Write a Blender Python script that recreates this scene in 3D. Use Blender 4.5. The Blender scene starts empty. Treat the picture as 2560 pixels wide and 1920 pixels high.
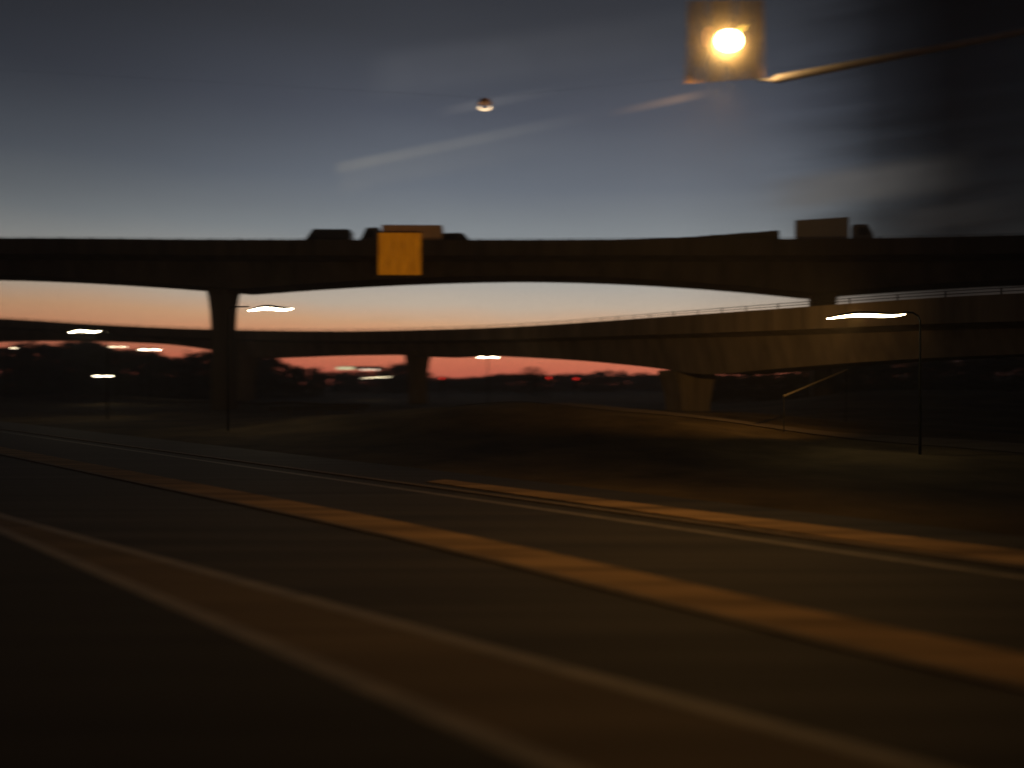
import bpy, math, random
from mathutils import Vector, Matrix
random.seed(7)
S = bpy.context.scene
COL = S.collection
R = math.radians

# ------------------------------------------------------------ camera
F = 1934.0; HY = 955.0; H = 2.6
cam_d = bpy.data.cameras.new('camera'); cam = bpy.data.objects.new('camera', cam_d)
COL.objects.link(cam); S.camera = cam
cam.location = (0, 0, H); cam.rotation_euler = (R(90 - 0.15), 0, 0)
cam_d.sensor_width = 36; cam_d.lens = F / 2560 * 36
cam_d.clip_start = 0.05; cam_d.clip_end = 12000
cam_d.dof.use_dof = True
cam_d.dof.focus_distance = 27
cam_d.dof.aperture_fstop = 0.20
cam_d.dof.aperture_ratio = 0.34       # wide oval pupil

S.render.engine = 'CYCLES'
S.view_settings.view_transform = 'Standard'; S.view_settings.look = 'None'
S.view_settings.exposure = 0; S.view_settings.gamma = 1
S.render.resolution_x = 1024; S.render.resolution_y = 768

def lin(c):
    c = c / 255.0
    return c / 12.92 if c <= 0.04045 else ((c + 0.055) / 1.055) ** 2.4
def rgb(r, g, b): return (lin(r), lin(g), lin(b), 1)

class NT:
    """small helper for node maths"""
    def __init__(s, t): s.t = t; s.L = t.links
    def n(s, k, **kw):
        x = s.t.nodes.new(k)
        for a, v in kw.items(): setattr(x, a, v)
        return x
    def put(s, sock, v):
        if isinstance(v, bpy.types.NodeSocket): s.L.new(v, sock)
        else: sock.default_value = v
    def m(s, op, a, b=0.0, c=None):
        x = s.n('ShaderNodeMath', operation=op); s.put(x.inputs[0], a); s.put(x.inputs[1], b)
        if c is not None: s.put(x.inputs[2], c)
        return x.outputs[0]
    def ramp(s, fac, pts, interp='LINEAR'):
        x = s.n('ShaderNodeValToRGB'); x.color_ramp.interpolation = interp
        s.put(x.inputs[0], fac); e = x.color_ramp.elements
        while len(e) < len(pts): e.new(0.5)
        for el, (p, c) in zip(e, pts):
            el.position = p; el.color = c if len(c) == 4 else (*c, 1)
        return x.outputs[0]
    def mr(s, v, a, b, c=0.0, d=1.0, smooth=True):
        x = s.n('ShaderNodeMapRange'); x.interpolation_type = 'SMOOTHSTEP' if smooth else 'LINEAR'
        s.put(x.inputs['Value'], v)
        for k, q in zip(('From Min', 'From Max', 'To Min', 'To Max'), (a, b, c, d)): x.inputs[k].default_value = q
        return x.outputs[0]
    def mix(s, f, a, b, mode='MIX'):
        x = s.n('ShaderNodeMix', data_type='RGBA', blend_type=mode)
        s.put(x.inputs[0], f); s.put(x.inputs[6], a); s.put(x.inputs[7], b)
        return x.outputs[2]
    def noise(s, vec, scale, detail=4, rough=0.55):
        x = s.n('ShaderNodeTexNoise'); s.put(x.inputs['Vector'], vec)
        x.inputs['Scale'].default_value = scale; x.inputs['Detail'].default_value = detail
        x.inputs['Roughness'].default_value = rough
        return x.outputs[0]
    def mapping(s, vec, scale=(1, 1, 1), rot=(0, 0, 0)):
        x = s.n('ShaderNodeMapping'); s.put(x.inputs[0], vec)
        x.inputs['Scale'].default_value = scale; x.inputs['Rotation'].default_value = rot
        return x.outputs[0]

# ------------------------------------------------------------ sky after sunset
W = bpy.data.worlds.new('World'); S.world = W; W.use_nodes = True
wt = W.node_tree; wt.nodes.clear(); N = NT(wt)
tc = N.n('ShaderNodeTexCoord').outputs['Generated']
sp = N.n('ShaderNodeSeparateXYZ'); N.put(sp.inputs[0], tc)
x_, y_, z_ = sp.outputs
el = N.m('MULTIPLY', N.m('ARCSINE', z_), 57.2958)
az = N.m('MULTIPLY', N.m('ARCTAN2', x_, y_), 57.2958)
wob = N.noise(N.mapping(tc, (3, 3, 14)), 1.2, 3)
# the afterglow stands higher on the left, where the sun went down
elw = N.m('ADD', N.m('ADD', el, N.m('MULTIPLY', N.m('MINIMUM', N.m('MAXIMUM', az, -40.0), 20.0), 0.02)), N.m('MULTIPLY', N.m('SUBTRACT', wob, 0.5), 1.2))
fac = N.m('DIVIDE', N.m('ADD', elw, 2.0), 42.0)
def E(d): return (d + 2.0) / 42.0
grad = N.ramp(fac, [
    (E(-1.5), rgb(130, 62, 50)), (E(0.3), rgb(176, 88, 68)), (E(1.4), rgb(196, 106, 78)), (E(2.3), rgb(202, 124, 92)),
    (E(3.2), rgb(214, 150, 110)), (E(4.2), rgb(206, 160, 122)), (E(5.6), rgb(184, 168, 150)), (E(7.6), rgb(158, 158, 154)),
    (E(10.5), rgb(128, 134, 138)), (E(14), rgb(101, 108, 118)), (E(19), rgb(76, 81, 92)), (E(24), rgb(57, 60, 67)),
    (E(30), rgb(38, 40, 46)), (E(39), rgb(30, 32, 40))])
azf = N.m('DIVIDE', N.m('ADD', az, 180.0), 360.0)
def A(d): return (d + 180.0) / 360.0
g = lambda v: (v, v, v, 1)
azm = N.ramp(azf, [(0, g(.12)), (A(-100), g(.14)), (A(-60), g(.35)), (A(-36), g(.64)), (A(-22), g(.86)), (A(-6), g(1.0)), (A(12), g(.98)), (A(19), g(.80)),
                   (A(22.8), g(.42)), (A(25.5), g(.13)), (A(29), g(.025)), (A(45), g(.05)), (A(75), g(.10)), (1, g(.12))])
# upper left dimmed; right dimmed and streaked in place of a dark window edge
azm = N.m('MULTIPLY', azm, N.m('SUBTRACT', 1.0, N.m('MULTIPLY', N.mr(az, -34, -6, .42, 0), N.mr(el, 6, 20))))
stre = N.noise(N.mapping(tc, (2.2, 2.2, 30)), 1.6, 5, 0.6)
azm2 = N.m('MULTIPLY', azm, N.mr(N.m('ADD', N.m('MULTIPLY', N.m('SUBTRACT', stre, 0.5), N.mr(az, 14, 28, 0, 1.6)), 1.0), 0.4, 1.6, 0.4, 1.6, False))
skyc = N.mix(1.0, grad, azm2, 'MULTIPLY')
skyc = N.mix(1.0, skyc, N.ramp(N.m('DIVIDE', el, 30.0), [(0, g(1.78)), (.15, g(1.62)), (.25, g(1.38)), (.4, g(1.2)), (1, g(1.08))]), 'MULTIPLY')
# window reflections painted as pale streaks, with cloud wisps, fixed in the sky (azimuth / elevation)
def direl(px, py):
    a = math.degrees(math.atan2((px - 1280) / F, 1)); e = math.degrees(math.atan((HY - py) / F * math.cos(R(a))))
    return a, e
def sky_streak(p0, p1, width, stren, col, head=0.06, tail=0.9):
    global skyc
    (a0, e0), (a1, e1) = direl(*p0), direl(*p1)
    v0 = Vector(((p0[0]-1280)/F, 1, (HY-p0[1])/F)); v1 = Vector(((p1[0]-1280)/F, 1, (HY-p1[1])/F)); nn = v0.cross(v1).normalized()
    t = N.m('DIVIDE', N.m('SUBTRACT', az, a0), a1 - a0)
    vd = N.n('ShaderNodeVectorMath', operation='DOT_PRODUCT'); N.put(vd.inputs[0], tc); vd.inputs[1].default_value = nn
    d = N.m('MULTIPLY', N.m('ABSOLUTE', vd.outputs['Value']), 57.3)
    across = N.m('SUBTRACT', 1.0, N.mr(d, width * 0.3, width))
    along = N.m('MULTIPLY', N.mr(t, 0.0, head), N.m('SUBTRACT', 1.0, N.mr(t, head, tail + 0.1)))
    nz = N.mr(N.noise(tc, 22, 3), 0.25, 0.75, 0.75, 1.1)
    f = N.m('MULTIPLY', N.m('MULTIPLY', across, along), N.m('MULTIPLY', nz, stren))
    skyc = N.mix(f, skyc, col)
sky_streak((836, 422), (1760, 232), 0.5, 0.55, rgb(130, 131, 131), 0.015, 0.72)
sky_streak((830, 455), (1500, 330), 1.3, 0.16, rgb(140, 140, 138), 0.06, 1.0)
sky_streak((1080, 285), (1400, 225), 0.45, 0.30, rgb(122, 122, 126), 0.3, 1.0)
sky_streak((1500, 290), (1745, 238), 0.35, 0.50, rgb(150, 126, 112), 0.8, 1.1)
sky_streak((880, 800), (1160, 785), 0.30, 0.30, rgb(225, 185, 150), 0.2, 1.0)
sky_streak((890, 200), (1900, 60), 2.0, 0.16, rgb(110, 112, 118), 0.1, 1.1)
sky_streak((1850, 500), (2330, 440), 1.6, 0.55, rgb(104, 100, 95), 0.4, 1.2)
sky_streak((2200, 560), (2560, 520), 1.0, 0.30, rgb(60, 58, 56), 0.3, 1.1)
# below the horizon
skyc = N.mix(N.mr(el, -3, -0.5, 1, 0), skyc, rgb(22, 20, 20))
bg = N.n('ShaderNodeBackground'); N.put(bg.inputs[0], skyc); bg.inputs[1].default_value = 1.0
N.L.new(bg.outputs[0], N.n('ShaderNodeOutputWorld').inputs[0])

# ------------------------------------------------------------ mesh helpers
def P(px, py, Y):
    return Vector(((px - 1280) / F * Y, Y, (HY - py) / F * Y + H))
class MB:
    def __init__(s): s.v = []; s.f = []
    def add(s, vs, fs):
        o = len(s.v); s.v += [tuple(q) for q in vs]; s.f += [tuple(i + o for i in f) for f in fs]
    def box(s, x0, x1, y0, y1, z0, z1):
        s.add([(x0,y0,z0),(x1,y0,z0),(x1,y1,z0),(x0,y1,z0),(x0,y0,z1),(x1,y0,z1),(x1,y1,z1),(x0,y1,z1)],
              [(0,3,2,1),(4,5,6,7),(0,1,5,4),(1,2,6,5),(2,3,7,6),(3,0,4,7)])
    def tube(s, pts, rad, n=8, cap=True):
        pts = [Vector(p) for p in pts]
        if not isinstance(rad, (list, tuple)): rad = [rad] * len(pts)
        rings = []
        for i, p in enumerate(pts):
            t = (pts[min(i+1, len(pts)-1)] - pts[max(i-1, 0)]).normalized()
            up = Vector((0, 0, 1)) if abs(t.z) < .9 else Vector((1, 0, 0))
            a = t.cross(up).normalized(); b = a.cross(t)
            rings.append([p + (a * math.cos(2*math.pi*k/n) + b * math.sin(2*math.pi*k/n)) * rad[i] for k in range(n)])
        s.loft(rings, True, cap)
    def loft(s, rings, closed=True, cap=True):
        n = len(rings[0]); o = len(s.v)
        for r in rings: s.v += [tuple(q) for q in r]
        for i in range(len(rings) - 1):
            for k in range(n if closed else n - 1):
                a = o + i*n + k; b = o + i*n + (k+1) % n
                s.f.append((a, b, b + n, a + n))
        if cap and closed:
            s.f.append(tuple(o + k for k in reversed(range(n)))); s.f.append(tuple(o + (len(rings)-1)*n + k for k in range(n)))
    def build(s, name, mat, parent=None, smooth=False, bevel=0):
        me = bpy.data.meshes.new(name); me.from_pydata(s.v, [], s.f); me.update()
        import bmesh
        bm = bmesh.new(); bm.from_mesh(me); bmesh.ops.recalc_face_normals(bm, faces=bm.faces)
        if bevel: bmesh.ops.bevel(bm, geom=[e for e in bm.edges if e.calc_face_angle(0) > .5], offset=bevel, segments=2, affect='EDGES', profile=.6)
        bm.to_mesh(me); bm.free()
        if smooth: me.shade_smooth()
        me.materials.append(mat)
        o = bpy.data.objects.new(name, me); COL.objects.link(o)
        if parent: o.parent = parent
        return o
def tag(o, label=None, cat=None, group=None, kind=None):
    if label: o['label'] = label
    if cat: o['category'] = cat
    if group: o['group'] = group
    if kind: o['kind'] = kind
    return o
def empty(name, loc=(0,0,0), rz=0):
    o = bpy.data.objects.new(name, None); COL.objects.link(o); o.location = loc; o.rotation_euler = (0, 0, rz)
    o.empty_display_size = .3
    return o
KIDS = {}
def copy_tree(o, parent=None):
    c = o.copy(); COL.objects.link(c)
    if parent: c.parent = parent
    for ch in list(o.children): copy_tree(ch, c)
    return c

# ------------------------------------------------------------ materials
def mat(name, col, rough=.7, metal=0, var=.25, scale=3.0, stretch=(1,1,1), rot=(0,0,0), bump=0.0, spec=.5, col2=None, detail=6):
    m = bpy.data.materials.new(name); m.use_nodes = True; t = m.node_tree; n = NT(t)
    b = t.nodes['Principled BSDF']
    vec = n.mapping(n.n('ShaderNodeTexCoord').outputs['Object'], stretch, rot)
    nz = n.noise(vec, scale, detail, .6)
    c1 = tuple(c * (1 - var) for c in col); c2 = tuple(min(1, c * (1 + var)) for c in (col2 or col))
    cc = n.ramp(nz, [(.3, c1), (.7, c2)])
    n.put(b.inputs['Base Color'], cc)
    b.inputs['Roughness'].default_value = rough; b.inputs['Metallic'].default_value = metal
    b.inputs['Specular IOR Level'].default_value = spec
    if bump:
        bp = n.n('ShaderNodeBump'); bp.inputs['Strength'].default_value = bump; bp.inputs['Distance'].default_value = .03
        n.put(bp.inputs['Height'], n.noise(vec, scale * 6, 4)); n.L.new(bp.outputs[0], b.inputs['Normal'])
    return m
def emis(name, col, stren, base=(.8, .8, .8)):
    m = bpy.data.materials.new(name); m.use_nodes = True; b = m.node_tree.nodes['Principled BSDF']
    b.inputs['Base Color'].default_value = (*base, 1)
    b.inputs['Emission Color'].default_value = (*col, 1); b.inputs['Emission Strength'].default_value = stren
    return m
TH = R(48); D = Vector((-math.sin(TH), math.cos(TH), 0)); NN = Vector((math.cos(TH), math.sin(TH), 0))
def rp(s, n, z=0): v = D * s + NN * n; return Vector((v.x, v.y, z))
RR = (0, 0, -math.atan2(D.y, D.x))
M = {}
M['asphalt'] = mat('asphalt', (.036, .033, .030), .82, var=.55, scale=1.4, stretch=(.06, 1.6, 1), rot=RR, bump=.2, spec=.3)
M['asphalt_own'] = mat('asphalt_lane', (.028, .028, .027), .85, var=.3, scale=1.2, stretch=(.06, 1.4, 1), rot=RR, bump=.2, spec=.25)
M['gutter'] = mat('worn_concrete_paving', (.115, .09, .065), .85, var=.25, scale=1.2, stretch=(.08, 2.0, 1), rot=RR, bump=.2, spec=.2)
M['median'] = mat('gravel_concrete', (.24, .16, .085), .9, var=.6, scale=1.6, stretch=(.12, 1.4, 1), rot=RR, bump=.4, spec=.2)
M['line'] = mat('worn_white_paint', (.17, .15, .125), .7, var=.3, scale=5, stretch=(.2, 1, 1), rot=RR)
M['yline'] = mat('worn_yellow_paint', (.30, .19, .05), .7, var=.3, scale=5, stretch=(.2, 1, 1), rot=RR)
M['kerb'] = mat('kerb_concrete', (.13, .10, .07), .85, var=.2, scale=3)
M['grass'] = mat('dry_grass_ground', (.046, .034, .020), .95, var=.45, scale=.30, bump=.8, spec=.1, col2=(.068, .050, .026))
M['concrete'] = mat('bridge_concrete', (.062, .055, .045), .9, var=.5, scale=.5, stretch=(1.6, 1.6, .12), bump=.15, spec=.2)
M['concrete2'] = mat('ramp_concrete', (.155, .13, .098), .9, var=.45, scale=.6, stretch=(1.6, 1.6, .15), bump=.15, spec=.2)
M['steel'] = mat('galvanised_steel', (.06, .052, .042), .9, 0, var=.15, scale=4)
M['dark_metal'] = mat('dark_metal', (.022, .022, .022), .5, .5, var=.1)
M['pole'] = mat('black_pole_paint', (.006, .006, .006), .9, 0, var=.1, spec=.1)
M['arm'] = mat('pale_streak_arm_paint', (.55, .50, .42), .55, 0, var=.12, scale=4)  # pale coat for the added arm that imitates a light streak
M['bark'] = mat('bark', (.06, .048, .035), .95, var=.3, scale=2, stretch=(1, 1, .2))
M['leaf'] = mat('haze_tinted_foliage', (.09, .11, .115), .9, var=.5, scale=.5, spec=.1)  # bluish grey puts distance haze into the leaf colour
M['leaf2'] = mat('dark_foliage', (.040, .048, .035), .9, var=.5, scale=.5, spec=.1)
M['paint_black'] = mat('black_car_paint', (.010, .012, .013), .5, 0, var=.05)
M['paint_grey'] = mat('grey_car_paint', (.13, .135, .14), .35, .2, var=.05)
M['paint_dark'] = mat('dark_van_paint', (.035, .037, .04), .4, .1, var=.05)
M['tan_box'] = mat('tan_cargo_panel', (.72, .52, .33), .6, 0, var=.08, stretch=(2, 1, .2))  # tan puts the orange reflection's glow into the box colour
M['grey_box'] = mat('grey_cargo_panel', (.30, .30, .29), .6, 0, var=.1)
M['glass'] = mat('car_glass', (.008, .009, .010), .3, 0, var=0)
M['rubber'] = mat('tyre_rubber', (.015, .015, .015), .9, 0, var=.1)
M['rim'] = mat('alloy_rim', (.30, .30, .31), .35, .8, var=.05)
M['head_on'] = emis('lit_headlight', (1, .86, .62), 25)
M['head_off'] = mat('headlight_glass', (.35, .35, .35), .15, 0, var=0)
M['tail_on'] = emis('lit_tail_lamp', (1, .05, .02), 7, (.5, .02, .02))
M['tail_dim'] = mat('tail_lamp_glass', (.25, .015, .01), .2, 0, var=0)
M['red_signal'] = emis('red_signal_lens', (1, .03, .02), 1.6, (.5, .02, .02))
M['lens_warm'] = emis('warm_luminaire_lens', (1, .80, .42), 28)
M['lens_white'] = emis('white_luminaire_lens', (1, .86, .58), 16)
M['lens_small'] = emis('small_luminaire_lens', (1, .82, .52), 6)

# ------------------------------------------------------------ terrain
def height(x, y):
    n = NN.x * x + NN.y * y; s = D.x * x + D.y * y
    h = -0.012
    if n > 16:
        t = min(1, (n - 16) / 14); t = t * t * (3 - 2 * t)
        # dry grass mound below the ramp
        h += 1.35 * t * math.exp(-((x - 1) / 15) ** 2 - ((y - 43) / 13) ** 2)
        h += 2.0 * math.exp(-((x - 34) / 12) ** 2 - ((y - 62) / 20) ** 2) * t
        h += .10 * t * math.sin(x * .45 + 1.3) * math.sin(y * .31 + .4) + .05 * t * math.sin(x * 1.3 + y * .9)
    return h
def axis(fine0, fine1, step, far):
    a = []; v = fine0
    while v <= fine1: a.append(v); v += step
    s = step; v = fine1
    while v < far: s *= 1.35; v += s; a.append(v)
    s = step; v = fine0; pre = []
    while v > -far: s *= 1.35; v -= s; pre.append(v)
    return pre[::-1] + a
xs = axis(-60, 60, 1.0, 4000); ys = axis(-10, 95, 1.0, 4000)
xs = [-620] + [v for v in xs if -600 < v < 600] + [620]; ys = [-60] + [v for v in ys if -50 < v < 520] + [540]
gm = MB(); gm.v = [(x, y, height(x, y)) for y in ys for x in xs]
nx = len(xs)
gm.f = [(j*nx+i, j*nx+i+1, (j+1)*nx+i+1, (j+1)*nx+i) for j in range(len(ys)-1) for i in range(nx-1)]
tag(gm.build('ground', M['grass'], smooth=True), kind='structure')

def strip(name, fn0, fn1, z, m, s0=-45, s1=150, step=2.5, thick=0):
    b = MB(); rr = []
    k = s0
    while k <= s1:
        a, c = rp(k, fn0(k), z), rp(k, fn1(k), z)
        if thick: rr.append([a, c, c - Vector((0,0,thick)), a - Vector((0,0,thick))])
        else: rr.append([a, c])
        k += step
    b.loft(rr, bool(thick), bool(thick))
    return tag(b.build(name, m), kind='structure')
fA = lambda s: 4.07
fB = lambda s: max(4.5, 5.85 - .075 * s) if s > -20 else 7.35
fC = lambda s: 9.0 - .6 * math.exp(-((s - 1) / 6.0) ** 2)
off = lambda f, d: (lambda s: f(s) + d)
strip('road', lambda s: -12, lambda s: 15.4, 0.004, M['asphalt'])
strip('near_lane', lambda s: -4.0, off(fA, -.1), 0.008, M['asphalt_own'])
strip('paved_shoulder', off(fA, .10), off(fB, -.14), 0.008, M['gutter'])
strip('edge_line', off(fA, -.10), off(fA, .10), 0.012, M['line'])
strip('gore_line', off(fB, -.14), off(fB, .06), 0.012, M['line'])
strip('median_strip', off(fC, -.62), off(fC, .25), 0.03, M['median'], thick=.04)
strip('median_kerb', off(fC, -.75), off(fC, -.625), 0.034, M['kerb'], thick=.04)
strip('far_edge_line', lambda s: 12.05, lambda s: 12.22, 0.009, M['line'])
strip('far_verge', lambda s: 12.9 + .03 * max(0, s), lambda s: 14.0, 0.03, M['median'], s1=17, thick=.04)
strip('far_kerb', lambda s: 12.7, lambda s: 12.895, 0.034, M['kerb'], thick=.04)

# ------------------------------------------------------------ bridges
def interp(tab, x):
    if x <= tab[0][0]: return tab[0][1]
    for (a, va), (b, vb) in zip(tab, tab[1:]):
        if x <= b: t = (x - a) / (b - a); return va + (vb - va) * t
    return tab[-1][1]
def catmull(tab, x):
    if x <= tab[0][0]: return tab[0][1]
    for i in range(len(tab) - 1):
        if x <= tab[i+1][0]:
            p1, p2 = tab[i], tab[i+1]; h = p2[0] - p1[0]; t = (x - p1[0]) / h
            m1 = ((p2[1] - tab[i-1][1]) / (p2[0] - tab[i-1][0]) if i > 0 else (p2[1]-p1[1])/h) * h
            m2 = ((tab[i+2][1] - p1[1]) / (tab[i+2][0] - p1[0]) if i + 2 < len(tab) else (p2[1]-p1[1])/h) * h
            return (2*t**3-3*t**2+1)*p1[1] + (t**3-2*t**2+t)*m1 + (-2*t**3+3*t**2)*p2[1] + (t**3-t**2)*m2
    return tab[-1][1]

class Deck:
    """stations along the bridge given where they stand (x along the view, depth) with top and soffit heights"""
    def __init__(s, depth, top, soff, px0, px1, step, width, slab=.35, par=1.0):
        s.depth, s.top, s.soff, s.width, s.slab, s.par = depth, top, soff, width, slab, par
        s.st = []
        px = px0
        while px <= px1 + .1:
            Y = catmull(depth, px); a = P(px, catmull(top, px), Y); b = P(px, soff(px), Y)
            s.st.append((px, Vector((a.x, a.y, 0)), a.z, H + (b.z - H) * (1 + width * .25 / Y))); px += step
        s.nrm = []
        for i in range(len(s.st)):
            t = (s.st[min(i+1, len(s.st)-1)][1] - s.st[max(i-1, 0)][1]).normalized()
            s.nrm.append(Vector((-t.y, t.x, 0)))       # away from the viewer
    def sweep(s, prof, i0=0, i1=None):
        b = MB(); b.loft([[p + n * o + Vector((0, 0, z)) for o, z in prof(zt, zb)] for (px, p, zt, zb), n in list(zip(s.st, s.nrm))[i0:i1]])
        return b
    def at(s, px, o=0):
        i = min(range(len(s.st)), key=lambda k: abs(s.st[k][0] - px))
        t = Vector((s.nrm[i].y, -s.nrm[i].x, 0))
        return s.st[i][1] + s.nrm[i] * o, s.nrm[i], t, s.st[i][2], s.st[i][3]
def haunch(piers, mids):
    """soffit line: deepest at the piers, flat parabola between"""
    def f(px):
        for i in range(len(piers) - 1):
            (a, ya), (b, yb) = piers[i], piers[i+1]
            if a <= px <= b:
                t = (px - a) / (b - a); base = ya + (yb - ya) * t
                q = 1 - abs(2*t - 1) ** 1.75
                return base - (base - mids[i]) * q if True else 0
        return piers[0][1] if px < piers[0][0] else piers[-1][1]
    return f
w_up = 11.0
U = Deck([(-1500, 78), (0, 72), (600, 71), (1300, 71), (2050, 67), (2560, 61), (3400, 53), (4400, 45)],
         [(-1500, 618), (0, 596), (500, 599), (1280, 600), (1700, 598), (2050, 597), (2560, 588), (3400, 560), (4400, 515)],
         haunch([(-1000, 735), (555, 722), (2045, 733), (3500, 735), (4600, 700)], [683, 688, 694, 640]), -1500, 4400, 25, w_up)
up = empty('concrete_bridge', (U.at(555)[0].x, U.at(555)[0].y, 0))
def reloc(o, root):                      # keep world geometry while the root sits at its base
    o.matrix_parent_inverse = Matrix.Translation(-Vector(root.location)); return o
def prof_girder(sl, par, w):
    def f(zt, zb):
        d = zt - par
        return [(0, d), (0, d - sl), (w*.20, d - sl - .35), (w*.26, zb), (w*.74, zb), (w*.80, d - sl - .35), (w, d - sl), (w, d)]
    return f
def prof_par(o0, o1, par):
    def f(zt, zb):
        d = zt - par
        return [(o0 - .03, d - .42), (o0 - .03, zt), (o1 - .12, zt), (o1 - .05, d + .35), (o1, d + .003), (o1, d + .002), (o0 + 0.004, d + .001), (o0 + .004, d - .42)]
    return f
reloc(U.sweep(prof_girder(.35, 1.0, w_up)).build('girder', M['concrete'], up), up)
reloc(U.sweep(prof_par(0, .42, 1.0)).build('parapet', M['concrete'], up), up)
def prof_par_far(w, par):
    def f(zt, zb):
        d = zt - par
        return [(w + .03, d - .42), (w + .03, zt), (w - .30, zt), (w - .35, d + .35), (w - .42, d + .003), (w - .004, d + .001), (w - .004, d - .42)]
    return f
reloc(U.sweep(prof_par_far(w_up, 1.0)).build('parapet', M['concrete'], up), up)
def pier(deck, px, w_mid, w, root, dpt, m, flare=1.4, zbase=-.6):
    best = min((k for k in range(len(deck.st))), key=lambda k: abs((lambda q: 1280 + F * q.x / q.y)(deck.st[k][1] + deck.nrm[k] * w * .42) - px))
    c, n, t, zt, zb = deck.at(deck.st[best][0], w * .5)
    zb = deck.at(px)[4] if root.name.startswith('ramp') else zb
    b = MB(); rings = []
    top = zb + .35
    for z, hw, hd in [(zbase, w_mid * .56, dpt*.5), (top - 4.2, w_mid * .5, dpt*.5), (top - 2.2, w_mid * .54, dpt*.55), (top - 1.0, w_mid * .5 * (1 + flare) / 2 * 1.05, dpt*.66), (top - .25, w_mid * .5 * flare, dpt*.8), (top, w_mid * .5 * flare, dpt*.8)]:
        ch = min(.25, hw * .3)
        rings.append([c + t*a + n*bb + Vector((0,0,z)) for a, bb in [(-hw, -hd+ch), (-hw+ch, -hd), (hw-ch, -hd), (hw, -hd+ch), (hw, hd-ch), (hw-ch, hd), (-hw+ch, hd), (-hw, hd-ch)]])
    b.loft(rings); return reloc(b.build('pier', m, root), root)
for px in (560, 2050, -1000, 3500): pier(U, px, 1.85, w_up, up, 2.2, M['concrete'], 1.25)
tag(up, 'high dark concrete bridge with arched spans crossing the whole view, the upper of the two', 'bridge')

w_lo = 8.5
soL = haunch([(-700, 905), (575, 893), (1040, 893), (1700, 936), (3050, 950), (4200, 1000)], [846, 886, 884, 868, 840])
def soL2(px):
    tab = [(-700, 890), (-300, 862), (-50, 851), (100, 850), (250, 853), (400, 862), (510, 877), (575, 893), (640, 893), (760, 888), (900, 886), (980, 887), (1040, 893), (1120, 889), (1220, 892), (1400, 903), (1550, 918), (1640, 930), (1700, 936), (1760, 933), (1850, 925), (2000, 913), (2150, 903), (2350, 893), (2560, 886), (3000, 884), (3500, 900)]
    return catmull(tab, px)
Lw = Deck([(-900, 132), (0, 119), (500, 111), (900, 97), (1300, 77), (1650, 56), (2000, 44), (2560, 35), (3100, 30), (3500, 27)],
          [(-900, 762), (0, 797), (250, 812), (500, 823), (800, 828), (1000, 826), (1300, 816), (1700, 789), (2000, 768), (2300, 747), (2560, 733), (3100, 708), (3500, 690)],
          soL2, -900, 3500, 20, w_lo)
lo = empty('ramp_bridge', (Lw.at(1040)[0].x, Lw.at(1040)[0].y, 0))
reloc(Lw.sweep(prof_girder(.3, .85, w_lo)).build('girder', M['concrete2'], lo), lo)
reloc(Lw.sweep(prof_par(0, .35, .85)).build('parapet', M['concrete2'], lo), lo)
reloc(Lw.sweep(prof_par_far(w_lo, .85)).build('parapet', M['concrete2'], lo), lo)
pier(Lw, 577, 5.0, w_lo, lo, 2.4, M['concrete2'], 1.15)
pier(Lw, 1040, 1.8, w_lo, lo, 2.0, M['concrete2'], 1.05)
pier(Lw, 1698, 2.6, w_lo, lo, 2.4, M['concrete2'], 1.1)
pier(Lw, 2900, 2.6, w_lo, lo, 2.6, M['concrete2'], 1.12)
# steel rail on the parapet
rb = MB()
for hh in (.15, .30):
    rb.tube([p + n * .15 + Vector((0, 0, zt + hh)) for (px, p, zt, zb), n in zip(Lw.st, Lw.nrm)], .02, 6)
last = None
for (px, p, zt, zb), n in zip(Lw.st, Lw.nrm):
    if last is None or (p - last).length > 2.2:
        q = p + n * .15; rb.box(q.x - .03, q.x + .03, q.y - .03, q.y + .03, zt - .02, zt + .32); last = p
reloc(rb.build('railing', M['dark_metal'], lo), lo)
tag(lo, 'lower concrete ramp bridge curving nearer to the right, with thin steel railing', 'bridge')
# thin rail on top of the upper bridge too
rb = MB(); rb.tube([p + n * .18 + Vector((0, 0, zt + .16)) for (px, p, zt, zb), n in zip(U.st, U.nrm)], .02, 6)
last = None
for (px, p, zt, zb), n in zip(U.st, U.nrm):
    if last is None or (p - last).length > 2.6:
        q = p + n * .18; rb.box(q.x - .04, q.x + .04, q.y - .04, q.y + .04, zt - .02, zt + .16); last = p
reloc(rb.build('railing', M['dark_metal'], up), up)

# noise barrier that climbs towards the right on the upper bridge
nb = MB(); rr = []
for px in range(1500, 1951, 15):
    p, n, t, zt, zb = U.at(px, .62); tpy = interp([(1500, 600), (1700, 594), (1850, 583), (1950, 576)], px)
    zz = P(px, tpy, p.y).z; z0 = zt - .99
    rr.append([p + Vector((0,0,z0)), p + n*.14 + Vector((0,0,z0)), p + n*.14 + Vector((0,0,max(zz, zt+.02))), p + Vector((0,0,max(zz, zt+.02)))])
nb.loft(rr)
tag(nb.build('noise_barrier', M['concrete']), 'dark wedge of noise barrier rising along the top of the upper bridge', 'barrier')

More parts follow.
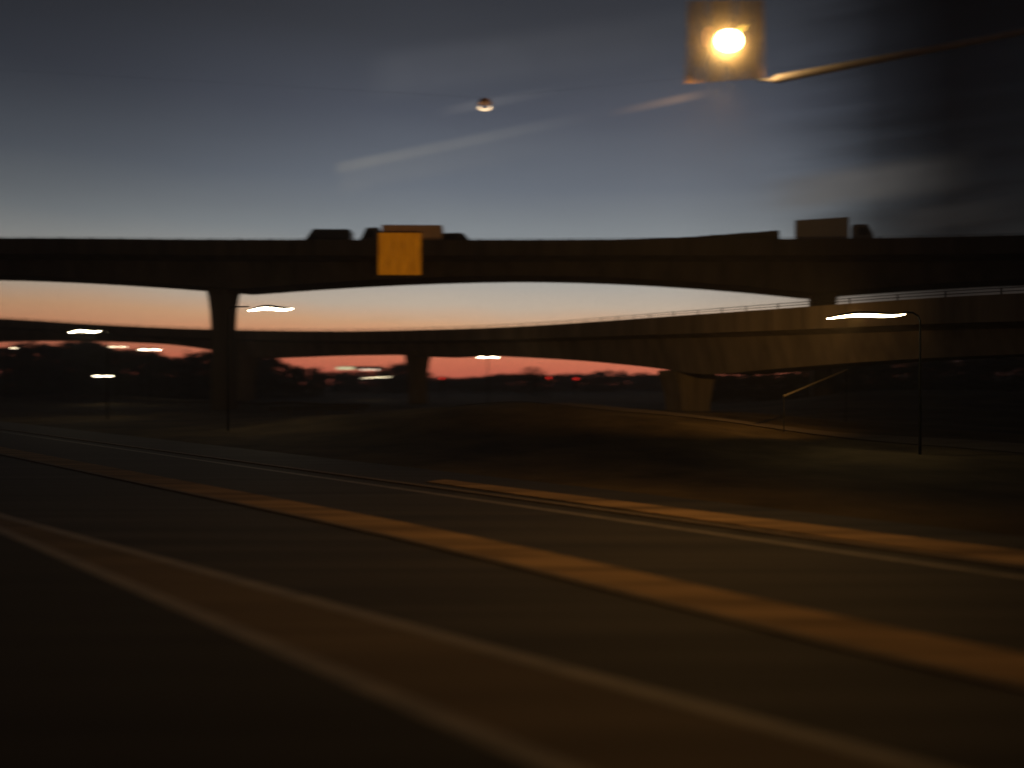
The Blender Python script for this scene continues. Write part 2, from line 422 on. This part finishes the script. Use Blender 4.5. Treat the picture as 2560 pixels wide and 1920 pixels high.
# added glowing panel imitating an orange window reflection across the upper bridge
p, n, t, zt, zb = U.at(1002, -.16)
om = bpy.data.materials.new('orange_reflection_glow'); om.use_nodes = True; nn_ = NT(om.node_tree); b_ = om.node_tree.nodes['Principled BSDF']
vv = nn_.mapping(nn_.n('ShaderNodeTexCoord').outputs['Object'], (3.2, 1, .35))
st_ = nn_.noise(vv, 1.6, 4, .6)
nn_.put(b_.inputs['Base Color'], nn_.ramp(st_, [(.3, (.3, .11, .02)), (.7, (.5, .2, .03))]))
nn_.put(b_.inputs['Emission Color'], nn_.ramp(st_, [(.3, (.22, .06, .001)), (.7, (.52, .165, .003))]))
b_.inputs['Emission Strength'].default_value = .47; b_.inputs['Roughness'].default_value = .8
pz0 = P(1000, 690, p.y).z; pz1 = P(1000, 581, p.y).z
ban = empty('reflection_panel', (p.x, p.y, pz0), math.atan2(t.y, t.x))
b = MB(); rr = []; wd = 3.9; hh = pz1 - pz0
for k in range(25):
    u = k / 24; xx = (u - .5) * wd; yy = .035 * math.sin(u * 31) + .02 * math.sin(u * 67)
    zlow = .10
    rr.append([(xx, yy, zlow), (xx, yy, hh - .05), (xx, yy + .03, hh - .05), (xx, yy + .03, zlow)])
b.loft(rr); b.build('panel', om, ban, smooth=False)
b = MB(); b.box(-wd/2 - .06, wd/2 + .06, -.03, .09, hh - .045, hh + .05); b.build('added_top_rail', M['dark_metal'], ban)
tag(ban, 'orange window reflection built as a glowing panel on the side of the upper bridge', 'panel')

# ------------------------------------------------------------ vehicles
def prism(mb, prof, w0, w1fn, n=None):
    """side profile (x,z) extruded across y with half width depending on z"""
    L = [(x, -w1fn(z), z) for x, z in prof]; Rr = [(x, w1fn(z), z) for x, z in prof]
    k = len(prof); mb.add(L + Rr, [tuple(range(k)), tuple(range(2*k-1, k-1, -1))] + [(i, (i+1) % k, k + (i+1) % k, k + i) for i in range(k)])
def wheel(root, x, y, r=.34, w=.22):
    b = MB(); sgn = 1 if y > 0 else -1; ring = []
    for yy, rr_ in [(-w/2, r*.62), (-w/2, r*.93), (-w/2+.03, r), (w/2-.03, r), (w/2, r*.93), (w/2, r*.62)]:
        ring.append([(x + rr_*math.cos(a*math.pi/12), y + yy, r + rr_*math.sin(a*math.pi/12)) for a in range(24)])
    b.loft(ring); wh = b.build('wheel', M['rubber'], root)
    b = MB(); b.loft([[(x + q*math.cos(a*math.pi/8), y + sgn*yy, r + q*math.sin(a*math.pi/8)) for a in range(16)] for yy, q in [(w*.3, r*.6), (w*.52, r*.58), (w*.46, r*.2)]]); b.build('rim', M['rim'], wh)
def make_car(name, Ln=4.5, Wd=1.82, Ht=1.65, paint='paint_black', lights='off', suv=True):
    """front towards +x"""
    root = empty(name); h = Ln / 2; hw = Wd / 2
    body = [(-h+.05, .32), (-h, .55), (-h+.03, .92), (-h+.10, 1.02), (h-1.25, 1.02), (h-.45, .90), (h-.08, .74), (h, .52), (h-.03, .30), (h-.35, .24)]
    fx, rx = h - .85, -h + .80
    arch = []
    for cx in (fx, rx):
        arch += [(cx + .40*math.cos(a), .26 + .40*math.sin(a) + .06) for a in [i*math.pi/8 for i in range(9)]]
    body = body + arch[:9] + [(rx + .42, .24)] + arch[9:]
    b = MB(); wf = lambda z: hw if z < .80 else hw - .06 * (z - .8) / .25
    prism(b, body, 0, wf); b.build('body', M[paint], root, bevel=.03)
    cab = [(-h+.10, 1.0), (-h+.32, Ht-.14), (-h+.55, Ht-.02), (-.1, Ht), (h-2.0, Ht-.05), (h-1.15, 1.0)]
    b = MB(); cw = lambda z: hw - .07 - .17 * max(0, z - 1.0) / (Ht - 1.0)
    prism(b, cab, 0, cw); cb = b.build('cabin', M[paint], root, bevel=.03)
    for sg in (-1, 1):
        b = MB(); q = [(-h+.36, 1.08), (-h+.52, Ht-.14), (-.30, Ht-.12), (-.30, 1.06)]; q2 = [(-.20, 1.06), (-.20, Ht-.12), (h-2.05, Ht-.16), (h-1.38, 1.06)]
        for qq in (q, q2):
            b.add([(x, sg*(cw(z) + .006), z) for x, z in qq] + [(x, sg*(cw(z) - .02), z) for x, z in qq], [(0,1,2,3), (7,6,5,4), (0,4,5,1), (1,5,6,2), (2,6,7,3), (3,7,4,0)])
        b.build('side_window', M['glass'], cb)
        b = MB(); b.box(h-1.35, h-1.20, sg*hw - .02, sg*(hw + .14), 1.02, 1.15) if sg > 0 else b.box(h-1.35, h-1.20, sg*(hw + .14), sg*hw + .02, 1.02, 1.15); b.build('mirror', M[paint], root)
        for x in (fx, rx): wheel(root, x, sg * (hw - .12))
        b = MB(); b.box(h-.18, h+.012, sg*hw*.62 - .17, sg*hw*.62 + .17, .60, .74); b.build('headlight', M['head_on' if 'h' in lights else 'head_off'], root)
        b = MB(); b.box(-h-.012, -h+.12, sg*hw*.78 - .14, sg*hw*.78 + .14, .72, .96); b.build('tail_light', M['tail_on' if 't' in lights else 'tail_dim'], root)
    def slab(x0, z0, x1, z1, nm):
        d = Vector((x1-x0, 0, z1-z0)); nr = Vector((d.z, 0, -d.x)).normalized() * (.012 if x1 < x0 else .012)
        if nm == 'rear_window': nr = -nr
        if nr.z < 0: nr = -nr
        b = MB(); c = [(x0, -cw(z0)+.06, z0), (x0, cw(z0)-.06, z0), (x1, cw(z1)-.05, z1), (x1, -cw(z1)+.05, z1)]
        b.add([Vector(q) + nr for q in c] + [Vector(q) - nr for q in c], [(0,1,2,3), (7,6,5,4), (0,4,5,1), (1,5,6,2), (2,6,7,3), (3,7,4,0)])
        b.build(nm, M['glass'], cb)
    slab(h-1.22, 1.06, h-1.93, Ht-.10, 'windscreen'); slab(-h+.115, 1.08, -h+.29, Ht-.20, 'rear_window')
    return root
def make_van(name, Ln=5.2, Wd=1.95, Ht=2.3, paint='paint_dark'):
    root = empty(name); h = Ln/2; hw = Wd/2
    b = MB(); pr = [(-h, .35), (-h, Ht-.1), (-h+.15, Ht), (h-1.5, Ht), (h-.75, 1.25), (h-.08, 1.0), (h, .6), (h-.05, .35)]
    prism(b, pr, 0, lambda z: hw - .10 * max(0, z-1.1)/(Ht-1.1)); b.build('body', M[paint], root, bevel=.04)
    for sg in (-1, 1):
        b = MB(); q = [(h-1.9, 1.2), (h-1.9, 1.75), (h-1.45, 1.75), (h-1.05, 1.2)]; cw = lambda z: hw - .10*max(0, z-1.1)/(Ht-1.1)
        b.add([(x, sg*(cw(z)+.008), z) for x, z in q] + [(x, sg*(cw(z)-.02), z) for x, z in q], [(0,1,2,3), (7,6,5,4), (0,4,5,1), (1,5,6,2), (2,6,7,3), (3,7,4,0)]); b.build('side_window', M['glass'], root)
        for x in (h-.95, -h+1.0): wheel(root, x, sg*(hw-.13), .36)
        b = MB(); b.box(-h-.012, -h+.05, sg*hw*.8-.09, sg*hw*.8+.09, .7, 1.1); b.build('tail_light', M['tail_dim'], root)
        b = MB(); b.box(h-.14, h+.01, sg*hw*.7-.13, sg*hw*.7+.13, .66, .82); b.build('headlight', M['head_off'], root)
    return root
def make_truck(name, Lb=5.0, Hb=3.0, box='tan_box', paint='paint_grey'):
    root = empty(name); hw = 1.15
    b = MB(); b.box(-Lb, 0, -hw, hw, .95, Hb); bx = b.build('cargo_box', M[box], root, bevel=.03)
    b = MB(); b.box(-Lb, 1.9, -.45, .45, .55, .90); b.build('chassis', M['dark_metal'], root)
    b = MB(); prism(b, [(.25, .55), (.25, 2.35), (.45, 2.45), (1.5, 2.4), (1.95, 1.5), (2.05, .55)], 0, lambda z: 1.05 - .06*max(0, z-1.4)); cabo = b.build('cab', M[paint], root, bevel=.04)
    for sg in (-1, 1):
        b = MB(); q = [(.75, 1.45), (.75, 2.15), (1.45, 2.15), (1.72, 1.45)]; cw = lambda z: 1.05 - .06*max(0, z-1.4)
        b.add([(x, sg*(cw(z)+.008), z) for x, z in q] + [(x, sg*(cw(z)-.02), z) for x, z in q], [(0,1,2,3), (7,6,5,4), (0,4,5,1), (1,5,6,2), (2,6,7,3), (3,7,4,0)]); b.build('side_window', M['glass'], cabo)
        for x in (1.2, -Lb+1.1): wheel(root, x, sg*(hw-.15), .42, .26)
    return root
def on_deck(o, px, lane=2.4, flip=False):
    p, n, t, zt, zb = U.at(px, lane); o.location = (p.x, p.y, zt - 1.0 + .002)
    o.rotation_euler = (0, 0, math.atan2(t.y, t.x) + (math.pi if flip else 0))
v = make_van('van', 5.0, 1.95, 2.3); on_deck(v, 790, flip=True)
tag(v, 'dark van on the upper bridge, leftmost of the vehicles there', 'van')
v = make_truck('truck', 5.6, 2.65, 'tan_box', 'paint_grey'); on_deck(v, 915 + 30, flip=True); v.location.x += 0
tag(v, 'box truck with tan cargo box on the upper bridge above the orange reflection panel', 'truck')
v = make_car('car', 4.3, 1.8, 2.0, 'paint_grey'); on_deck(v, 1152)
tag(v, 'grey tall car on the upper bridge just right of the orange reflection panel', 'car')
v = make_truck('truck', 4.4, 3.1, 'grey_box', 'paint_grey'); on_deck(v, 2120)
tag(v, 'grey box truck on the upper bridge above its right pier', 'truck')

# ------------------------------------------------------------ lamps
def light(root, loc, power, col, size=.15, name='lamp_light', typ='POINT', spot=None):
    l = bpy.data.lights.new(name, typ); l.energy = power; l.color = col; l.shadow_soft_size = size
    if typ == 'SPOT': l.spot_size = spot; l.spot_blend = 1
    o = bpy.data.objects.new(name, l); COL.objects.link(o); o.parent = root; o.location = loc
    return o
def street_lamp(px, py, Y, wpx, lens, power, col, label, side=-1, thick=1.0, zbase=None, double=False, aim=None, reach=.5):
    """lamp head centred on the given point; the pole stands beside it"""
    c = P(px, py, Y); L = wpx / F * Y
    base_x = side * (L/2 + reach) if not double else 0
    gz = height(c.x + base_x, c.y) if zbase is None else zbase
    root = empty('street_lamp', (c.x + base_x, c.y, gz)); hz = c.z - gz; ox = -base_x
    b = MB(); b.tube([(0,0,-.3), (0,0,hz*.5), (0,0,hz + (-.15 if not double else -.05))], [.05, .04, .03], 10); b.build('pole', M['pole'], root)
    b = MB(); s = -1 if base_x > 0 else 1
    heads = [(ox, L)] if not double else [(-L*.27, L*.46), (L*.27, L*.46)]
    if not double:
        b.tube([(0, 0, hz-.2), (.06*s, 0, hz-.02), (.25*s, 0, hz+.10), (ox - s*L*.48, 0, hz+.11)], .035, 8)
    else:
        b.tube([(-L*.10, 0, hz+.02), (0, 0, hz-.04), (L*.10, 0, hz+.06)], .03, 8)
    b.build('arm', M['dark_metal'], root)
    for hx, Lh in heads:
        n_ = 14; rings = []; r2 = []; q = .062 * thick
        for k in range(n_ + 1):
            u = k / n_; x = hx + (u - .5) * Lh; env = max(.12, math.sin(math.pi * min(1, max(0, u*.94 + .03))) ** .5)
            z = hz + .03 * thick * math.sin(u * 6.0 - .6) + .06 * Lh * (u - .5)
            rings.append([(x, .13*env*math.cos(a), z + .02 + q*.9*env*math.sin(a)) for a in [i*math.pi/5 for i in range(6)]])
            r2.append([(x, .12*env*math.cos(a), z + .018 - q*env*math.sin(a)) for a in [i*math.pi/5 for i in range(6)]])
        b = MB(); b.loft(rings, True, True); hd = b.build('lamp_head', M['dark_metal'], root, smooth=True)
        b = MB(); b.loft(r2, True, True); b.build('lens', lens, hd, smooth=True)
    if power:
        lo_ = light(root, (ox, .2, hz - .1), power, col, typ='SPOT' if aim else 'POINT', spot=R(112))
        if aim: lo_.rotation_euler = Vector(aim).to_track_quat('-Z', 'Y').to_euler()
    tag(root, label, 'street lamp', 'lit street lamps')
    return root
WARM = (1, .62, .22); SOD = (1, .50, .12)
street_lamp(677, 772, 40, 112, M['lens_white'], 120, (1, .75, .42), 'bright lamp just right of the left bridge pier, against the orange sky', -1, 2.4, reach=1.05)
street_lamp(2165, 789, 26, 196, M['lens_warm'], 4200, SOD, 'long warm lamp in front of the ramp bridge at the right, brightest under the bridges', 1, 1.7, aim=(-.30, 1, .12))
street_lamp(212, 828, 55, 78, M['lens_white'], 120, (1, .75, .40), 'lamp against the dark ramp bridge at the left, left of the pier', 1, 2.4)
street_lamp(295, 867, 95, 44, M['lens_small'], 0, WARM, 'faint lamp above the treetops, between two brighter lamps at left', 1, 1.2, double=True)
street_lamp(375, 874, 85, 52, M['lens_white'], 20, WARM, 'small bright lamp above the treetops at left, nearest to the pier', 1, 1.7, double=True)
street_lamp(258, 940, 90, 48, M['lens_white'], 20, WARM, 'low lamp in front of the dark trees at left', 1, 1.5, double=True)
street_lamp(35, 870, 100, 14, M['lens_small'], 8, WARM, 'tiny white lamp near the left edge', -1, 1.6)
street_lamp(1220, 893, 74, 54, M['lens_white'], 20, WARM, 'small lamp just under the ramp bridge, right of the middle pier', 1, 1.7, double=True)
street_lamp(943, 944, 110, 78, M['lens_small'], 0, WARM, 'thin low lamp left of the middle pier, below the lit canopy', 1, .8)

# lamp reflection built as a lantern; its arm and unseen pole are made up
Yl = 14.0
c = P(1822, 100, Yl); root = empty('street_lamp', (P(2760, 60, Yl).x, Yl, 0)); rx0 = root.location.x
def rel(v): return Vector((v.x - rx0, v.y - Yl, v.z))
b = MB(); b.tube([(0,0,-.4), (0,0,5), (0,0,P(2700, 40, Yl).z + .5)], [.14, .11, .08], 14); b.build('pole', M['dark_metal'], root)
a0 = rel(P(1930, 201, Yl)); a1 = rel(P(2240, 141, Yl)); a2 = rel(P(2760, 40, Yl))
b = MB(); b.tube([a0 - (a1-a0)*.01, a0 + (a1-a0)*.04, a1, a2], [.03, .075, .065, .05], 12); b.build('arm', M['arm'], root, smooth=True)  # added arm in the shape of a reflected light streak
# amber pane standing in for the square halo of light
dm = bpy.data.materials.new('amber_halo_pane'); dm.use_nodes = True; t_ = dm.node_tree; n_ = NT(t_); b_ = t_.nodes['Principled BSDF']
b_.inputs['Base Color'].default_value = (.62, .40, .20, 1); b_.inputs['Roughness'].default_value = .55
b_.inputs['Alpha'].default_value = .5; b_.inputs['Transmission Weight'].default_value = 0
oc = n_.n('ShaderNodeTexCoord').outputs['Object']
nz = n_.noise(n_.mapping(oc, (3, 3, .8)), 2.5, 4, .6)
n_.put(b_.inputs['Alpha'], n_.mr(nz, .3, .7, .30, .62))
hw_ = 99 / F * Yl; cc = rel(c + Vector((-.03, 0, 0)))
b = MB()
cx, cz = cc.x, cc.z
pane = [(-hw_, -hw_*1.02), (hw_, -hw_*.88), (hw_*.98, hw_*1.1), (-hw_*.95, hw_*1.08)]
b.add([(cx + x, .16, cz + z) for x, z in pane] + [(cx + x, .18, cz + z) for x, z in pane], [(0,1,2,3), (7,6,5,4), (0,4,5,1), (1,5,6,2), (2,6,7,3), (3,7,4,0)])
df = b.build('halo_pane', dm, root)
b = MB(); b.tube([rel(P(1900, 190, Yl)) + Vector((0, .2, 0)), a0 + (a1-a0)*.02 + Vector((0,.02,0))], .022, 8); b.build('added_bracket', M['arm'], root)
b = MB(); rings = []
for k in range(13):
    th = math.pi * k / 12; rings.append([(cx + .225*math.sin(th)*math.cos(a) + .03, .10*math.sin(th)*math.sin(a), cz + .20*math.cos(th) - .02) for a in [i*math.pi/10 for i in range(20)]])
b.loft(rings, True, True); b.build('bulb_reflection', emis('amber_bulb_reflection', (1, .80, .38), 20), root, smooth=True)
# added glowing shapes imitating small glints beside the bulb
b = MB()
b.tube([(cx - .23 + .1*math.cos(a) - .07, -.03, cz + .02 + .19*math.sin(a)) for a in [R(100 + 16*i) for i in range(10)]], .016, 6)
b.build('glint_arc', emis('copper_glow', (1, .42, .14), .9, (.6, .3, .15)), root)
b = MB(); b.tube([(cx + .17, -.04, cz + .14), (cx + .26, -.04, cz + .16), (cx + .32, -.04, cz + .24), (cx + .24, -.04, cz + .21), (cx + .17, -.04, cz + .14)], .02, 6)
b.build('glint_loop', emis('yellow_glow', (1, .62, .12), 1.6, (.6, .4, .1)), root)
lo_ = light(root, (cx, -.06, cz - .86), 950, SOD, .12, typ='SPOT', spot=R(164)); lo_.rotation_euler = Vector((-.55, -.05, -1)).to_track_quat('-Z', 'Y').to_euler()  # spot added below the pane to warm the road
lo_ = light(root, (cx + .52, -.32, cz - .50), 34, (1, .6, .25), .05, typ='SPOT', spot=R(110)); lo_.rotation_euler = ((a0.lerp(a1, .2)) - Vector((cx + .52, -.32, cz - .50))).to_track_quat('-Z', 'Y').to_euler()  # second spot, added only to make the arm glow
tag(root, 'reflection of a large round bright lamp with square amber halo, high at the upper right', 'street lamp', 'lit street lamps')

# added ring, pink halo cap and wire standing in for a small lamp reflection
c = P(1212, 270, 16); root = empty('ring_reflection', (c.x, c.y, c.z))
b = MB(); pts = []
for k in range(17):
    a = R(150 + 15 * k); pts.append((.115*math.cos(a), 0, .045*math.sin(a)))
b.tube(pts, .022, 8); b.build('ring_tube', emis('ring_glow', (1, .72, .42), 1.6), root)
b = MB(); b.loft([[(q*math.cos(i*math.pi/8), q*.8*math.sin(i*math.pi/8), z) for i in range(16)] for z, q in [(.20, .03), (.17, .10), (.10, .15), (.085, .15)]]); b.build('halo_cap', mat('pinkish_halo', (.55, .36, .28), .5, var=.05), root)
b = MB(); b.tube([(-30, 0, 3.4), (-12, 0, .9), (0, 0, .205), (10, 0, 1.2), (24, 0, 5.0)], .0012, 5); b.build('added_wire', M['dark_metal'], root)
tag(root, 'small ring shaped reflection of a lamp, glowing in the sky left of the big one', 'pendant lamp')  # added ring standing in for a lamp reflection, not a hanging lamp

# red signals far off
sg = None
def signal(px, py, Y, label, small=False):
    c = P(px, py, Y); root = empty('traffic_signal', (c.x, c.y, height(c.x, c.y)))
    hz = c.z - root.location.z
    b = MB(); b.tube([(0,0,-.2), (0,0,hz - .7)], .06, 8); b.build('pole', M['dark_metal'], root)
    b = MB(); b.box(-.28, .28, -.12, .12, hz - 1.0, hz + .34); h_ = b.build('signal_housing', M['dark_metal'], root, bevel=.03)
    b = MB(); b.loft([[(q*math.cos(i*math.pi/8), y, hz + q*math.sin(i*math.pi/8)) for i in range(16)] for y, q in [(-.12, .17), (-.17, .15), (-.19, .07)]]); b.build('red_lens', M['red_signal'], h_)
    b = MB(); b.loft([[(.27*math.cos(a), y, hz + .27*math.sin(a)) for a in [i*math.pi/8 for i in range(9)]] for y in (-.12, -.38)], False, False); b.build('visor', M['dark_metal'], h_)
    tag(root, label, 'traffic signal', 'far red traffic signals')
signal(1105, 946, 120, 'faint red signal just right of the middle pier')
signal(1372, 945, 120, 'red signal just right of the bare round tree')
signal(1440, 947, 115, 'rightmost red signal on the treeline')

# lit canopy behind the trees
c = P(905, 955, 175); root = empty('canopy', (c.x, c.y, 0))
b = MB(); b.box(-5, 4.8, -3, 3, 5.5, 6.1); b.build('roof', M['paint_grey'], root)
b = MB(); b.box(-5.0, -1.2, -3.06, -3.003, 5.35, 5.95); b.build('lit_fascia', emis('pale_fascia', (.9, .85, .5), .8), root)
for x in (-4, 0, 4):
    b = MB(); b.box(x-.15, x+.15, -2.3, -2.0, -.2, 5.5); b.build('column', M['paint_grey'], root)
for x in (.6, 1.6, 2.6, 3.8):
    b = MB(); b.box(x-.18, x+.18, -3.02, -2.6, 5.25, 5.47); b.build('canopy_light', emis('canopy_light_glow', (1, .92, .7), 3), root)
tag(root, 'small lit canopy with pale fascia above the treeline left of the middle pier', 'canopy')

# ------------------------------------------------------------ guard rails
def guardrail(s0, s1, nfn, label, ground=True):
    p0 = rp(s0, nfn(s0)); root = empty('guardrail', (p0.x, p0.y, height(p0.x, p0.y)))
    b = MB(); rr = []; k = s0
    while k <= s1:
        p = rp(k, nfn(k)); z = height(p.x, p.y) + .55; q = []
        for o, dz in [(0, -.15), (-.08, -.11), (-.08, -.05), (0, -.01), (0, .01), (-.08, .05), (-.08, .11), (0, .15)]: q.append(p + NN*o + Vector((0,0,z + dz)))
        q += [v + NN * .012 for v in reversed(q)]
        rr.append(q); k += 2
    b.loft(rr); reloc(b.build('beam', M['steel'], root), root)
    k = s0 + 1
    while k < s1:
        p = rp(k, nfn(k) + .085); z = height(p.x, p.y); b = MB(); b.box(p.x-.06, p.x+.06, p.y-.06, p.y+.06, z-.3, z+.72); reloc(b.build('post', M['steel'], root), root); k += 4
    return tag(root, label, 'guardrail')
guardrail(52, 134, lambda s: 40, 'far steel guardrail left of the middle pier, in front of the dark trees')
b = MB(); rr = []
for k in range(4, 36):
    q = []
    for n_o in (32.6, 33.6, 34.6, 35.4):
        v_ = rp(k, n_o + .02 * k); q.append(Vector((v_.x, v_.y, height(v_.x, v_.y) + .035)))
    rr.append(q)
b.loft(rr, False, False); tag(b.build('path', M['gutter']), kind='structure')
guardrail(44, 56, lambda s: 33, 'short steel guardrail in the grass left of the mound')

# sloping handrail on the embankment under the ramp
p0 = P(1960, 990, 33); p1 = P(2115, 925, 40); root = empty('handrail', (p0.x, p0.y, height(p0.x, p0.y)))
b = MB(); b.tube([p0, p1], .05, 8); reloc(b.build('rail', M['steel'], root), root)
for k in (0, 4):
    q = p0.lerp(p1, k/4); b = MB(); b.tube([(q.x, q.y, height(q.x, q.y) - .3), q], .02, 8); reloc(b.build('post', M['pole'], root), root)
tag(root, 'pale sloping handrail climbing the dark bank under the right end of the ramp', 'handrail')

# ------------------------------------------------------------ trees
def make_tree(name, Ht, Rx, leaf, nleaf=5200, bare=0, seed=1, low=.02):
    rnd = random.Random(seed); root = empty(name)
    b = MB(); b.tube([(0,0,-.3), (.1, 0, Ht*.25), (-.05, .1, Ht*.55), (.05, 0, Ht*.85)], [Ht*.026, Ht*.02, Ht*.012, Ht*.004], 8)
    tips = []
    for k in range(16 + bare * 40):
        z0 = Ht * rnd.uniform(.2, .75); a = rnd.uniform(0, 6.28); ln = Rx * rnd.uniform(.5, .95) * (1.15 - .6 * z0 / Ht)
        e = Vector((math.cos(a)*ln, math.sin(a)*ln, z0 + Ht*rnd.uniform(.08, .28)))
        mid = Vector((e.x*.45, e.y*.45, z0 + (e.z-z0)*.6)); r0 = Ht*.008
        b.tube([(0,0,z0), mid, e], [r0, r0*.6, r0*.2], 5); tips.append(e)
        if bare:
            for _ in range(3):
                f = e + Vector((rnd.uniform(-1,1), rnd.uniform(-1,1), rnd.uniform(0,1.2))) * Ht*.09; b.tube([mid.lerp(e, .5), f], [r0*.35, r0*.12], 4)
    b.build('trunk', M['bark'], root)
    b = MB(); clumps = []
    for k in range(64):
        a = rnd.uniform(0, 6.28); zz = rnd.uniform(low, .97); rr_ = Rx * math.sqrt(max(.12, 1 - ((zz - .40)/.60)**2)) * rnd.uniform(.25, 1.0)
        clumps.append((Vector((math.cos(a)*rr_, math.sin(a)*rr_, Ht*zz)), Ht * rnd.uniform(.06, .13)))
    for k in range(nleaf):
        c, r = rnd.choice(clumps); d = Vector((rnd.gauss(0,1), rnd.gauss(0,1), rnd.gauss(0,.8))) * r * .55; p = c + d
        s_ = Ht * rnd.uniform(.014, .030); u = Vector((rnd.uniform(-1,1), rnd.uniform(-1,1), rnd.uniform(-1,1))).normalized(); w = u.cross(Vector((rnd.uniform(-1,1), rnd.uniform(-1,1), rnd.uniform(-1,1)))).normalized()
        b.add([p - u*s_, p + w*s_*.6, p + u*s_, p - w*s_*.6], [(0,1,2,3)])
    b.build('crown', leaf, root)
    return root
protos = [make_tree('broadleaf_tree', 10, 4.0, M['leaf'], seed=3), make_tree('broadleaf_tree', 10, 3.2, M['leaf'], seed=5), make_tree('broadleaf_tree', 10, 4.8, M['leaf2'], seed=8), make_tree('broadleaf_tree', 10, 5.0, M['leaf2'], nleaf=1500, bare=1, seed=11)]
used = set()
def skyline(px, py, Y, kind, label, group, wide=1.0):
    hgt = (HY - py) / F * Y + H
    o = protos[kind]
    if kind in used: o = copy_tree(o)
    used.add(kind)
    sc = hgt / 9.9; o.location = ((px - 1280) / F * Y, Y, height((px - 1280) / F * Y, Y)); o.scale = (sc * wide, sc * wide, sc); o.rotation_euler = (0, 0, random.uniform(0, 6.28))
    tag(o, label, 'tree', group)
rnd = random.Random(21)
left = [(10, 872), (45, 868), (80, 858), (120, 868), (150, 870), (185, 856), (215, 857), (240, 862), (262, 872), (295, 880), (325, 876), (350, 877), (385, 884), (410, 892), (440, 898), (470, 893), (500, 884), (530, 880), (575, 890), (615, 893), (650, 896), (680, 897), (715, 911), (745, 917), (780, 922)]
ORD = ['first','second','third','fourth','fifth','sixth','seventh','eighth','ninth','tenth','eleventh','twelfth','thirteenth','fourteenth','fifteenth','sixteenth','seventeenth','eighteenth','nineteenth','twentieth']
def row(pts, y0, y1, kinds, text, group, w0, w1):
    for i, (px, py) in enumerate(pts):
        skyline(px, py, rnd.uniform(y0, y1), rnd.choice(kinds), text.replace('#', ORD[i]), group, rnd.uniform(w0, w1))
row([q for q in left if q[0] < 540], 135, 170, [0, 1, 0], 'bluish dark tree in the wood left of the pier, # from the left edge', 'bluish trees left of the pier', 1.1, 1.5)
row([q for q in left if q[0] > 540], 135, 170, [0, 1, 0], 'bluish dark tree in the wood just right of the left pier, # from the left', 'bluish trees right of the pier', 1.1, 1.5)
mid = [(830, 930), (870, 929), (905, 930), (940, 929), (975, 921), (1000, 911), (1025, 906), (1055, 930)]
row(mid, 190, 220, [0, 2], 'low dark tree just left of the middle ramp pier, # from the left', 'dark trees left of the middle pier', 1.3, 1.9)
rt = [(1100, 943), (1140, 946), (1185, 944), (1220, 942), (1255, 938), (1300, 936), (1390, 940), (1425, 946), (1470, 945), (1520, 942), (1565, 940), (1610, 938), (1650, 938)]
row(rt, 200, 260, [0, 2], 'small dark skyline tree between middle and right ramp piers, # from the left', 'dark trees on the far skyline', 2.8, 3.8)
skyline(1335, 917, 140, 3, 'half bare round tree standing above the far skyline', None, 1.2)
rr2 = [(1800, 938), (1850, 937), (1900, 936), (1950, 933), (2010, 926), (2060, 921), (2110, 912), (2160, 902), (2215, 896), (2290, 893), (2390, 888), (2480, 880), (2560, 878)]
row(rr2, 88, 110, [2], 'black tree behind the ramp bridge right of its lit pier, # from the left', 'black trees at the right', 1.6, 2.2)
# far-off wood that closes the horizon
b = MB(); q = random.Random(4)
for k in range(9000):
    X = q.uniform(-330, 420); Y = q.uniform(300, 420); top = 5.2 + 1.2 * math.sin(X * .05) + .8 * math.sin(X * .13 + 2)
    z = q.uniform(0, 1) ** .7 * top; s_ = q.uniform(.5, 1.2)
    u = Vector((q.uniform(-1,1), q.uniform(-.5,.5), q.uniform(-1,1))).normalized(); w = u.cross(Vector((0, 1, .3))).normalized(); p = Vector((X, Y, z))
    b.add([p - u*s_, p + w*s_, p + u*s_, p - w*s_], [(0,1,2,3)])
tag(b.build('far_wood', M['leaf2']), 'low dark wood along the horizon', 'wood', kind='stuff')

# evening haze
b = MB(); b.box(-680, 680, -120, 560, -2, 42)
hz_m = bpy.data.materials.new('evening_haze'); hz_m.use_nodes = True; t_ = hz_m.node_tree; t_.nodes.clear()
pv = t_.nodes.new('ShaderNodeVolumePrincipled'); pv.inputs['Color'].default_value = (.80, .82, .86, 1); pv.inputs['Density'].default_value = .0010; pv.inputs['Anisotropy'].default_value = .35
ou = t_.nodes.new('ShaderNodeOutputMaterial'); t_.links.new(pv.outputs[0], ou.inputs['Volume'])
tag(b.build('haze', hz_m), kind='stuff')
